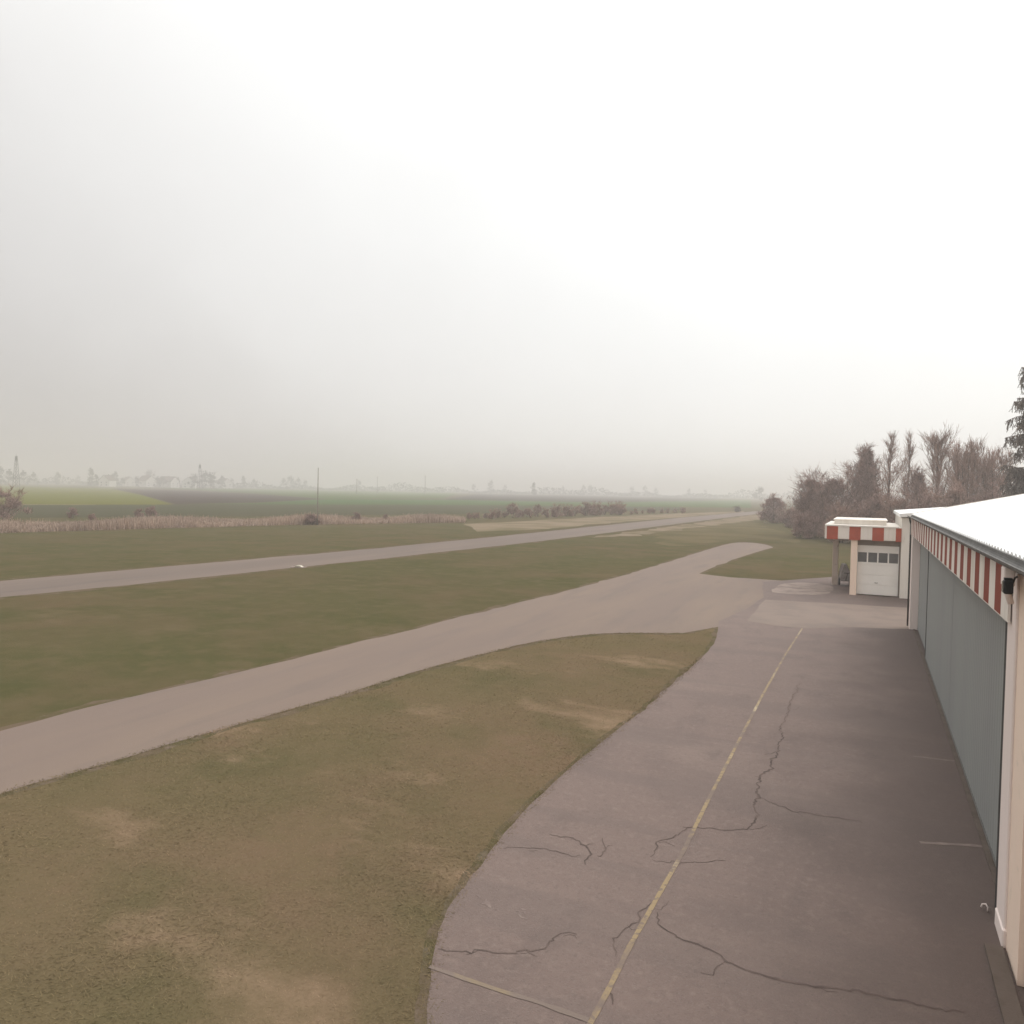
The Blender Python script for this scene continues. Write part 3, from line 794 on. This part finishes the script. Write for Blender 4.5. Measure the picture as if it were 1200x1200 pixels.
while x < 1.32:
    x1 = min(x + 0.49, 1.334); z0 = 2.60 if k else 2.645
    mb.box(x, x1, 39.45 if k else 39.455, 39.498, z0, 3.222, k); x = x1; k = 1 - k
part(mb, 'striped_band', [WHT, RED2], ga, GL)
mb = MB(); y = 39.5; k = 0
while y < 45.3:
    mb.box(-1.90, -1.852, y, min(y + 0.49, 45.4), 2.62, 3.222, k); y += 0.49; k = 1 - k
part(mb, 'striped_band', [WHT, RED2], ga, GL)

# a covered cart and a bench like clutter under the canopy
ct = empty('hand_cart', (-1.12, 43.6, 0), 0.2)
ct.scale = (0.8, 0.8, 0.85)
tag(ct, 'grey covered hand cart parked under the garage canopy behind the pillar', 'cart')
mb = MB(); mb.box(-0.28, 0.28, -0.5, 0.5, 0.3, 0.42, bev=0.02); mb.prism([(-0.3, 0.42), (0.3, 0.42), (0.24, 0.95), (0.05, 1.35), (-0.12, 1.3), (-0.26, 0.85)], -0.45, 0.45); mb.build('cover', mat('grey_tarpaulin', (0.36, 0.32, 0.30), 0.7, (0.22, 0.195, 0.185), 2.5), ct)
for sx in (-0.34, 0.30):
    mb = MB(); mb.tube([(sx, -0.1, 0.24), (sx + 0.05, -0.1, 0.24)], 0.24, 14); mb.build('wheel', BLACK, ct)
mb = MB(); mb.tube([(0, -0.5, 0.36), (0, -0.9, 0.6), (0, -1.05, 0.85)], 0.02, 6); mb.tube([(-0.2, -1.05, 0.85), (0.2, -1.05, 0.85)], 0.02, 6); mb.build('handle', DARK, ct)

# runway edge marker
mk = empty('runway_marker', (*G(350, 665), 0.006), math.radians(20))
tag(mk, 'small white marker board lying at the near edge of the runway', 'runway marker')
mb = MB(); mb.prism([(-0.24, 0.02), (0.24, 0.02), (0.10, 0.11), (-0.10, 0.11)], -0.14, 0.14); mb.build('board', mat('marker_white', (0.55, 0.50, 0.42), 0.6, (0.42, 0.38, 0.31), 6), mk)
mb = MB(); mb.box(-0.42, 0.42, -0.22, 0.22, 0.0, 0.02); mb.build('base', PALE, mk)

# ------------------------------------------------------------------ trees
def branch(segs, rng, p, d, L_, r, n, up, wob):
    """append a wobbling tapering branch, return its points and directions"""
    pts = [p.copy()]; dirs = [d.copy()]; q = p.copy(); dd = d.copy()
    for i in range(n):
        dd = (dd + Vector((rng.gauss(0, wob), rng.gauss(0, wob), rng.gauss(0, wob) + up))).normalized()
        q2 = q + dd * (L_ / n)
        a = r * (1 - i / n * 0.8); b = r * (1 - (i + 1) / n * 0.8)
        segs.append((*q, *q2, a, b)); q = q2
        pts.append(q.copy()); dirs.append(dd.copy())
    return pts, dirs
def perp_dir(rng, d, ang):
    a = Vector((rng.gauss(0, 1), rng.gauss(0, 1), rng.gauss(0, 1)))
    s = (a - d * a.dot(d)).normalized()
    return (d * math.cos(ang) + s * math.sin(ang)).normalized()
def bare_tree(name, label, cat, px, dist, top, wpx, ang=0.5, stems=1, n1=26, n2=7, n3=6, low=0.2, shape='oval', seed=1, group=None, tw=1.0, dens=0, mt=None, xy=None, hw=None):
    rng = random.Random(seed)
    if xy is None:
        x, y = spot(px, dist); h = tall(px, top, dist); w = wpx * dist / F
    else:
        x, y = xy; h, w = hw
    t = empty(name, (x, y, 0))
    tag(t, label, cat, group)
    tr = []; cr_ = []
    tubes = MB()
    for s in range(stems):
        a = 2 * math.pi * s / stems + rng.uniform(-0.4, 0.4)
        lean = 0 if stems == 1 else rng.uniform(0.3, 1.0) * (w / 2) / h
        hh = h * (0.97 if stems == 1 else rng.uniform(0.8, 0.98))
        rr = 0.012 * h * (1 if stems == 1 else 0.55) + 0.02
        pts = []
        q = Vector((math.cos(a) * 0.06, math.sin(a) * 0.06, -0.1)) if stems > 1 else Vector((0, 0, -0.1))
        nseg = 9
        ph = rng.uniform(0, 6)
        for i in range(nseg + 1):
            f = i / nseg
            pts.append(q + Vector((math.cos(a) * lean * hh * f + 0.012 * h * math.sin(3 * f + ph), math.sin(a) * lean * hh * f + 0.012 * h * math.cos(2.4 * f + ph), hh * f)))
        tubes.tube(pts, [rr * (1 - 0.9 * i / nseg) + 0.012 for i in range(nseg + 1)], 6)
        m1 = max(4, n1 // stems)
        for i in range(m1):
            f = low + (0.97 - low) * ((i + rng.random()) / m1)
            k = f * nseg; j = min(int(k), nseg - 1)
            p = pts[j].lerp(pts[j + 1], k - j)
            g = (f - low) / (1 - low)
            if shape == 'oval': e = (math.sin(math.pi * min(1, 0.18 + 0.82 * g)) ** 0.7 + 0.10) * (1 - 0.3 * g)
            elif shape == 'cone': e = (1 - g) + 0.12
            elif shape == 'round': e = math.sqrt(max(0.03, 1 - (1.25 * g - 0.35) ** 2)) if g < 1 else 0.2
            else: e = 0.72 * (1 - g) ** 0.55 + 0.08
            fine = 0.55 if ang < 0.4 else 1.0
            a2 = rng.uniform(0.75, 1.25) * ang
            L_ = min((w / 2) * e / max(0.25, math.sin(a2)) * rng.uniform(0.75, 1.1), h * 0.45)
            L_ = min(L_, (h * 1.0 - p.z) / max(0.3, math.cos(a2)) * 1.0 + 0.25)
            az0 = rng.uniform(0, 2 * math.pi)
            d = Vector((math.cos(az0) * math.sin(a2), math.sin(az0) * math.sin(a2), math.cos(a2)))
            P, D = branch(cr_, rng, p, d, L_, 0.0035 * h * (1 - 0.5 * g) + 0.01, 5, 0.07, 0.10)
            for c in range(n2):
                kk = rng.uniform(1, 5); j2 = min(int(kk), 4)
                p2 = P[j2].lerp(P[j2 + 1], kk - j2)
                P2, D2 = branch(cr_, rng, p2, perp_dir(rng, D[j2], rng.uniform(0.4, 0.9) * fine), L_ * rng.uniform(0.22, 0.45), 0.014 * tw, 3, 0.09, 0.14)
                for e_ in range(n3):
                    k3 = rng.uniform(0.4, 3); j3 = min(int(k3), 2)
                    p3 = P2[j3].lerp(P2[j3 + 1], k3 - j3)
                    d3 = perp_dir(rng, D2[j3], rng.uniform(0.3, 0.9) * fine)
                    l3 = rng.uniform(0.3, 0.75) * (0.7 + 0.05 * h)
                    q3 = p3 + d3 * l3 + Vector((0, 0, 0.1 * l3))
                    cr_.append((*p3, *q3, 0.011 * tw, 0.005 * tw))
    # dense twig masses for thickets: clumps of short twigs through the crown volume
    if dens:
        ncl = max(6, dens // 70)
        for c in range(ncl):
            g = rng.random() ** 0.8
            if shape == 'cone': e = (1 - g) ** 0.75 * 0.98 + 0.015
            elif shape == 'round': e = math.sqrt(max(0.03, 1 - g ** 2.4))
            else: e = math.sin(math.pi * (0.15 + 0.8 * g)) ** 0.6
            rad = w / 2 * e * math.sqrt(rng.random()) * 0.95; an = rng.uniform(0, 2 * math.pi)
            c0 = Vector((rad * math.cos(an), rad * math.sin(an), h * (0.04 + 0.86 * g)))
            cs = rng.uniform(0.04, 0.085) * h * (0.16 + 0.84 * e)
            for i in range(70):
                p = c0 + Vector((rng.gauss(0, cs), rng.gauss(0, cs), rng.gauss(0, cs * 0.9)))
                if p.z < 0.05: p.z = rng.uniform(0.05, 0.4)
                if p.z > h: continue
                d = Vector((rng.gauss(0, 0.5), rng.gauss(0, 0.5), rng.uniform(0.1, 1.2))).normalized()
                q = p + d * rng.uniform(0.25, 0.7)
                cr_.append((*p, *q, 0.016 * tw, 0.007 * tw))
    zs = sorted(c[5] for c in cr_)
    k_ = min(1.0, h / max(zs[int(len(zs) * 0.999) - 1], 0.1)) if xy is None else 1.0
    cr_ = [(c[0], c[1], c[2] * k_, c[3], c[4], c[5] * k_, c[6], c[7]) for c in cr_]
    tubes.v = [(x_, y_, z_ * k_) for x_, y_, z_ in tubes.v]
    tubes.build('trunk', BARK, t)
    segs_mesh('crown', cr_, mt or TWIG, t)
    return t

GT = 'trees behind the garage'
bare_tree('shrub_tree', 'dense low rounded tree at the left end of the row behind the garage', 'tree', 906, 128, 577, 36, 0.6, 1, 16, 4, 4, 0.1, 'round', 101, GT, 2.0, 4200, DENSE)
bare_tree('shrub_tree', 'low bushy thicket filling the gap beside the leftmost rounded tree', 'tree', 930, 112, 591, 34, 0.7, 3, 12, 4, 4, 0.1, 'round', 102, GT, 1.8, 2600, DENSE)
bare_tree('broadleaf_tree', 'broad dense brown tree with a flat twiggy top left of the pointed tree', 'tree', 950, 90, 547, 46, 0.6, 1, 24, 6, 5, 0.1, 'round', 103, GT, 1.5, 6500, DENSE)
bare_tree('broadleaf_tree', 'dense brown tree close behind the left corner of the garage canopy', 'tree', 973, 86, 549, 40, 0.6, 2, 22, 6, 5, 0.1, 'round', 104, GT, 1.5, 5200, DENSE)
bare_tree('pointed_tree', 'tall dark pointed tree standing in the middle of the row', 'tree', 1013, 84, 519, 54, 0.55, 1, 30, 7, 5, 0.08, 'cone', 105, GT, 1.6, 9500, DENSE)
bare_tree('bare_tree', 'sparse bare tree between the broad tree and the pointed tree', 'tree', 990, 92, 538, 28, 0.45, 1, 20, 6, 6, 0.25, 'oval', 106, GT, 1.2, 800)
bare_tree('poplar_tree', 'slender bare poplar just right of the pointed tree', 'tree', 1041, 80, 504, 24, 0.24, 1, 26, 6, 6, 0.15, 'column', 107, GT, 1.15, 500)
bare_tree('poplar_tree', 'slender bare poplar with a thin straight trunk above the annex roof', 'tree', 1061, 78, 502, 22, 0.24, 1, 24, 6, 5, 0.15, 'column', 108, GT, 1.15, 300)
bare_tree('shrub_tree', 'dense dark pointed thicket under the two slender poplars', 'tree', 1073, 76, 546, 44, 0.55, 1, 22, 6, 5, 0.08, 'cone', 109, GT, 1.5, 5200, DENSE)
bare_tree('bare_tree', 'tall oval bare tree with fine rising branches above the hangar roof', 'tree', 1097, 72, 498, 40, 0.33, 1, 40, 7, 7, 0.18, 'oval', 110, GT, 1.1, 500)
bare_tree('multi_stem_tree', 'many stemmed bare tree with upright reddish twigs in the right half of the row', 'tree', 1130, 68, 512, 44, 0.24, 10, 84, 6, 7, 0.08, 'column', 111, GT, 1.15, 2000)
bare_tree('multi_stem_tree', 'many stemmed bare tree left of the dark conifer at the picture edge', 'tree', 1158, 68, 519, 42, 0.24, 10, 78, 6, 7, 0.08, 'column', 112, GT, 1.15, 1600)
GS = 'shrubs under the tree row'
for i, (px, ds_, tp, wp, lb) in enumerate(((945, 84, 596, 40, 'low brown shrub at the foot of the broad tree'), (985, 78, 585, 50, 'brown shrub showing just above the left part of the garage canopy'),
        (1020, 74, 575, 52, 'brown shrub showing above the garage parapet'), (1050, 70, 572, 50, 'reddish brown shrub beside the annex roof corner'),
        (1085, 66, 565, 52, 'brown shrub above the far end of the hangar roof'), (1120, 62, 560, 56, 'brown shrub below the many stemmed tree'), (1165, 60, 556, 60, 'brown shrub between the many stemmed trees and the conifer'))):
    bare_tree('shrub', lb, 'shrub', px, ds_, tp, wp, 0.6, 3, 18, 5, 4, 0.08, 'round', 130 + i, GS, 1.5, 3400, TWIG if i % 2 else DENSE)

# dark conifer with hanging branchlets at the right edge
def conifer(px, dist, top, wpx, seed):
    rng = random.Random(seed)
    x, y = spot(px, dist); h = tall(px, top, dist); w = wpx * dist / F
    t = empty('conifer_tree', (x, y, 0))
    tag(t, 'dark conifer with drooping branchlets at the right edge behind the hangar', 'tree')
    mb = MB(); mb.tube([(0, 0, -0.1), (0.05, 0, h * 0.5), (0, 0.05, h)], [0.2, 0.12, 0.02], 8); mb.build('trunk', BARK, t)
    br = []; nd = []
    nb = 210
    for i in range(nb):
        g = (i + rng.random()) / nb
        z = h * (0.1 + 0.88 * g)
        L_ = (w / 2) * (1.0 - 0.72 * g ** 4) * rng.uniform(0.5, 1.0) + 0.1
        az0 = rng.uniform(0, 2 * math.pi)
        P, D = branch(br, rng, Vector((0, 0, z)), Vector((math.cos(az0), math.sin(az0), 0.25)).normalized(), L_, 0.03, 6, -0.06, 0.08)
        for c in range(int(26 + 26 * (1 - g))):
            kk = rng.uniform(1.0, 6); j = min(int(kk), 5); p = P[j].lerp(P[j + 1], kk - j)
            # hanging branchlet
            q = p.copy(); d = Vector((rng.gauss(0, 0.35), rng.gauss(0, 0.35), -1)).normalized(); l = rng.uniform(0.2, 0.8) * (1.15 - 0.3 * g)
            for s in range(3):
                q2 = q + (d + Vector((rng.gauss(0, 0.15), rng.gauss(0, 0.15), 0))).normalized() * l / 3
                nd.append((*q, *q2, 0.02, 0.014))
                for e_ in range(3):
                    v = Vector((rng.gauss(0, 1), rng.gauss(0, 1), rng.gauss(-0.3, 0.6))).normalized() * rng.uniform(0.06, 0.13)
                    m_ = q.lerp(q2, rng.random())
                    nd.append((*m_, *(m_ + v), 0.013, 0.004))
                q = q2
    segs_mesh('crown', br + nd, NEEDLE, t)
conifer(1206, 44, 418, 72, 7)

# bush at the left edge and hedge shrubs in the middle distance
bare_tree('bare_tree', 'faint bare bush tree in front of the fields at the left edge', 'tree', 2, 86, 569, 60, 0.6, 3, 22, 5, 5, 0.1, 'round', 150, None, 1.6, 1800, DENSE)
bare_tree('shrub', 'dark dense shrub at the foot of the tall pole in the reeds', 'shrub', 365, 91, 601, 17, 0.6, 3, 12, 4, 4, 0.1, 'round', 151, None, 1.6, 1500, DENSE)
bare_tree('shrub', 'lone round dark bush beyond the end of the runway', 'shrub', 864, 205, 592.5, 7, 0.6, 3, 12, 4, 4, 0.1, 'round', 152, None, 2.2, 1500, NEEDLE)
rng = random.Random(77)
protos = []
for i in range(4):
    p = bare_tree('hedge_shrub', 'x', 'shrub', 0, 0, 0, 0, 0.6, 4, 18, 5, 4, 0.1, 'round', 160 + i, 'bare shrubs in the hedge line beyond the runway', 2.0, 900, TWIG if i < 3 else DENSE, xy=(0, 0), hw=(2.8, 3.2))
    protos.append(p)
HLB = 'bare brown shrub in the hedge line between the runway and the fields'
k = 0
for i in range(34):
    px = 548 + 250 * i / 33 + rng.uniform(-3, 3)
    base = 609 - (px - 548) / 250 * 7.5
    dist = F * H / (base - hor(px)) * rng.uniform(0.99, 1.04)
    p = protos[i % 4] if k < 4 else copy_tree(protos[rng.randrange(4)])
    k += 1
    x, y = spot(px, dist)
    p.location = (x, y, 0)
    sc = rng.uniform(0.45, 0.95) * (0.9 if 600 < px < 740 else 0.55)
    p.scale = (sc * rng.uniform(0.8, 1.3), sc * rng.uniform(0.8, 1.2), sc)
    p.rotation_euler = (0, 0, rng.uniform(0, 6.28))
    p['label'] = HLB
for px, base, sc, lb in ((85, 608, 0.42, 'small dark shrub behind the reeds near the left edge, the left one of four'), (108, 612, 0.3, 'tiny dark shrub in the reeds near the left edge'),
                 (163, 609.5, 0.42, 'brown shrub behind the reeds left of the darkest shrub'), (177, 608.5, 0.5, 'darkest small shrub behind the reeds at left'), (418, 612, 0.4, 'small shrub in the reeds right of the tall pole'), (452, 611, 0.3, 'lowest small shrub in the reeds right of the tall pole')):
    p = copy_tree(protos[3]); dist = F * H / (base - hor(px)); x, y = spot(px, dist)
    p.location = (x, y, 0); p.scale = (sc, sc, sc); p.rotation_euler = (0, 0, px); p['label'] = lb; p['group'] = 'shrubs in the reed strip'

# ------------------------------------------------------------------ poles, masts, village and far trees
def pole(px, dist, top, r, label, cat='pole', arm=True):
    x, y = spot(px, dist); h = tall(px, top, dist)
    t = empty('utility_pole', (x, y, 0), rng.uniform(0, 1)); tag(t, label, cat)
    mb = MB(); mb.tube([(0, 0, -0.1), (0, 0, h)], [r, r * 0.65], 8); mb.build('post', WOOD, t)
    if arm:
        mb = MB(); mb.box(-0.7, 0.7, -r * 0.5, r * 0.5, h - 0.75, h - 0.6); mb.build('cross_arm', WOOD, t)
        for sx in (-0.55, 0.55):
            mb = MB(); mb.tube([(sx, 0, h - 0.6), (sx, 0, h - 0.4)], 0.05, 6); mb.build('insulator', WHT, t)
pole(372, 91, 548, 0.075, 'tall thin grey pole rising from the reeds in the left half', arm=False)
pole(418, 480, 561, 0.26, 'short pole beyond the green field right of the tall pole')
pole(442, 560, 558, 0.22, 'thin faint pole beyond the green field, second right of the tall pole')
pole(498, 560, 557, 0.26, 'faint pole on the horizon near the picture middle')
def mast(px, dist, top, w, label):
    x, y = spot(px, dist); h = tall(px, top, dist)
    t = empty('lattice_mast', (x, y, 0)); tag(t, label, 'mast')
    seg = []
    for a in range(4):
        sx, sy = ((-1, -1), (1, -1), (1, 1), (-1, 1))[a]; tx, ty = ((-1, -1), (1, -1), (1, 1), (-1, 1))[(a + 1) % 4]
        n = 9
        for i in range(n):
            f0, f1 = i / n, (i + 1) / n
            w0, w1 = w * (1 - 0.75 * f0), w * (1 - 0.75 * f1)
            seg.append((sx * w0, sy * w0, h * f0, sx * w1, sy * w1, h * f1, 0.11, 0.11))
            seg.append((sx * w0, sy * w0, h * f0, tx * w1, ty * w1, h * f1, 0.07, 0.07))
    segs_mesh('lattice', seg, DARK, t)
    mb = MB(); mb.box(-0.5, 0.5, -0.5, 0.5, h * 0.86, h * 0.98, bev=0.1); mb.tube([(0, 0, h), (0, 0, h * 1.08)], 0.06, 6); mb.build('antenna', DARK, t)
mast(19, 420, 534, 1.3, 'tall lattice mast on the horizon at the left edge')
mast(234, 560, 544, 1.5, 'lattice mast rising above the village trees')
def house(px, dist, w, d, hw, hr, rot, label):
    x, y = spot(px, dist)
    t = empty('house', (x, y, 0), rot); tag(t, label, 'house', 'village houses on the horizon')
    mb = MB(); mb.prism([(-w / 2, 0), (w / 2, 0), (w / 2, hw), (0, hw + hr - 0.15), (-w / 2, hw)], -d / 2, d / 2); wl = mb.build('wall', HWALL, t)
    mb = MB()
    for s in (-1, 1):
        mb.prism([(s * (w / 2 + 0.4), hw - 0.3), (0, hw + hr), (0, hw + hr + 0.25), (s * (w / 2 + 0.4), hw - 0.05)], -d / 2 - 0.4, d / 2 + 0.4)
    rf = mb.build('roof', HROOF, t)
    mb = MB(); mb.box(0.6, 1.3, -0.4, 0.4, hw + hr * 0.5, hw + hr + 0.9); mb.build('chimney', HROOF, rf)
    for s in (-1, 1):
        for z0 in (0.9, 3.4):
            if z0 + 1.3 > hw: continue
            mb = MB(); mb.box(s * w / 4 - 0.55, s * w / 4 + 0.55, -d / 2 - 0.06, -d / 2 + 0.02, z0, z0 + 1.3); mb.build('window', GLASS, t)
for a in ((126, 430, 8, 10, 4.8, 4.0, 0.4, 'white gabled house beside the pointed trees at the left of the village'), (150, 520, 9, 13, 4.5, 4.2, 1.2, 'low pale house left of the village middle'),
          (172, 480, 10, 12, 5.2, 4.4, 1.5, 'pale house in the middle of the village'), (197, 460, 10, 14, 5.0, 4.0, 1.7, 'wide white house left of the village mast'),
          (222, 430, 9, 12, 4.8, 3.8, 0.7, 'bright white house just left of the village mast'), (262, 520, 10, 14, 5, 4, 1.3, 'faint pale house right of the village mast')):
    house(a[0], a[1] * 1.7, *[q * 1.25 for q in a[2:6]], *a[6:])
fp = []
for i in range(3):
    fp.append(bare_tree('far_tree', 'x', 'tree', 0, 0, 0, 0, 0.5, 1, 14, 4, 3, 0.15, ('round', 'oval', 'cone')[i], 180 + i, 'far trees on the horizon', 6.0, 1100, FARV, xy=(0, 0), hw=(9, (8, 7, 4)[i])))
far = [(0, 400, 12, 0), (10, 380, 10, 0), (28, 420, 10, 0), (40, 430, 9, 0), (67, 480, 10, 1), (92, 600, 9, 0), (107, 420, 14, 2), (113, 430, 9, 2), (121, 450, 8, 1), (131, 440, 9, 2), (136, 450, 11, 1),
       (143, 470, 7, 0), (160, 450, 8, 0), (176, 520, 14, 1), (184, 440, 8, 0), (191, 440, 8, 0), (208, 450, 8, 0), (228, 410, 10, 0), (240, 400, 12, 0), (247, 400, 11, 0), (260, 480, 11, 2), (272, 560, 9, 0), (285, 520, 12, 2), (297, 560, 9, 0),
       (332, 560, 10, 0), (340, 540, 12, 1), (350, 560, 11, 0), (358, 580, 9, 0), (420, 600, 10, 1), (555, 600, 9, 0), (576, 560, 12, 1), (592, 620, 9, 0), (625, 420, 10, 2), (660, 640, 9, 0), (683, 600, 10, 1), (692, 600, 10, 1), (740, 640, 10, 0), (756, 620, 11, 1),
       (768, 640, 9, 0), (808, 620, 9, 1), (826, 680, 9, 0), (890, 400, 9, 1)]
for i, (px, dist, h_, kd) in enumerate(far):
    used = i
    first = next(j for j, f in enumerate(far) if f[3] == kd) == i
    p = fp[kd] if first else copy_tree(fp[kd])
    dist *= 1.75; h_ *= 1.3
    x, y = spot(px, dist); p.location = (x, y, 0); s = h_ / 9
    p.scale = (s * rng.uniform(0.9, 1.25), s * rng.uniform(0.9, 1.25), s); p.rotation_euler = (0, 0, rng.uniform(0, 6.28))
    side = 'among the village houses' if 100 < px < 300 else ('on the horizon left of the village' if px <= 100 else 'on the horizon right of the village')
    p['label'] = 'faint %s tree %s' % (('rounded', 'narrow oval', 'pointed')[kd], side)
# far wood edge along the horizon: one mass nobody could count
seg = []
rg = random.Random(9)
for i in range(9000):
    px = rg.uniform(-500, 1000)
    dist = rg.uniform(900, 1300)
    x, y = spot(px, dist)
    hh = rg.random() ** 1.4 * (5 + 3 * math.sin(px * 0.03) + 2.5 * math.sin(px * 0.11))
    seg.append((x, y, hh, x + rg.gauss(0, 2.0), y, hh + rg.uniform(0.8, 2.4), 0.8, 0.4))
o = segs_mesh('far_wood', seg, FARV)
tag(o, 'distant band of woods along the hazy horizon', 'wood', kind='stuff')

# ------------------------------------------------------------------ haze
hz = MB(); hz.box(-3200, 3200, -3200, 3200, -1.0, 32.0)
hm = bpy.data.materials.new('haze_air'); hm.use_nodes = True
N = hm.node_tree.nodes; N.clear()
pv = N.new('ShaderNodeVolumePrincipled'); pv.inputs['Color'].default_value = (0.80, 0.775, 0.75, 1)
pv.inputs['Density'].default_value = 0.0018; pv.inputs['Anisotropy'].default_value = 0.35
om = N.new('ShaderNodeOutputMaterial'); hm.node_tree.links.new(pv.outputs[0], om.inputs['Volume'])
hm.cycles.homogeneous_volume = True
o = hz.build('haze', hm); o['kind'] = 'stuff'; o['label'] = 'pale winter haze fading the far fields'
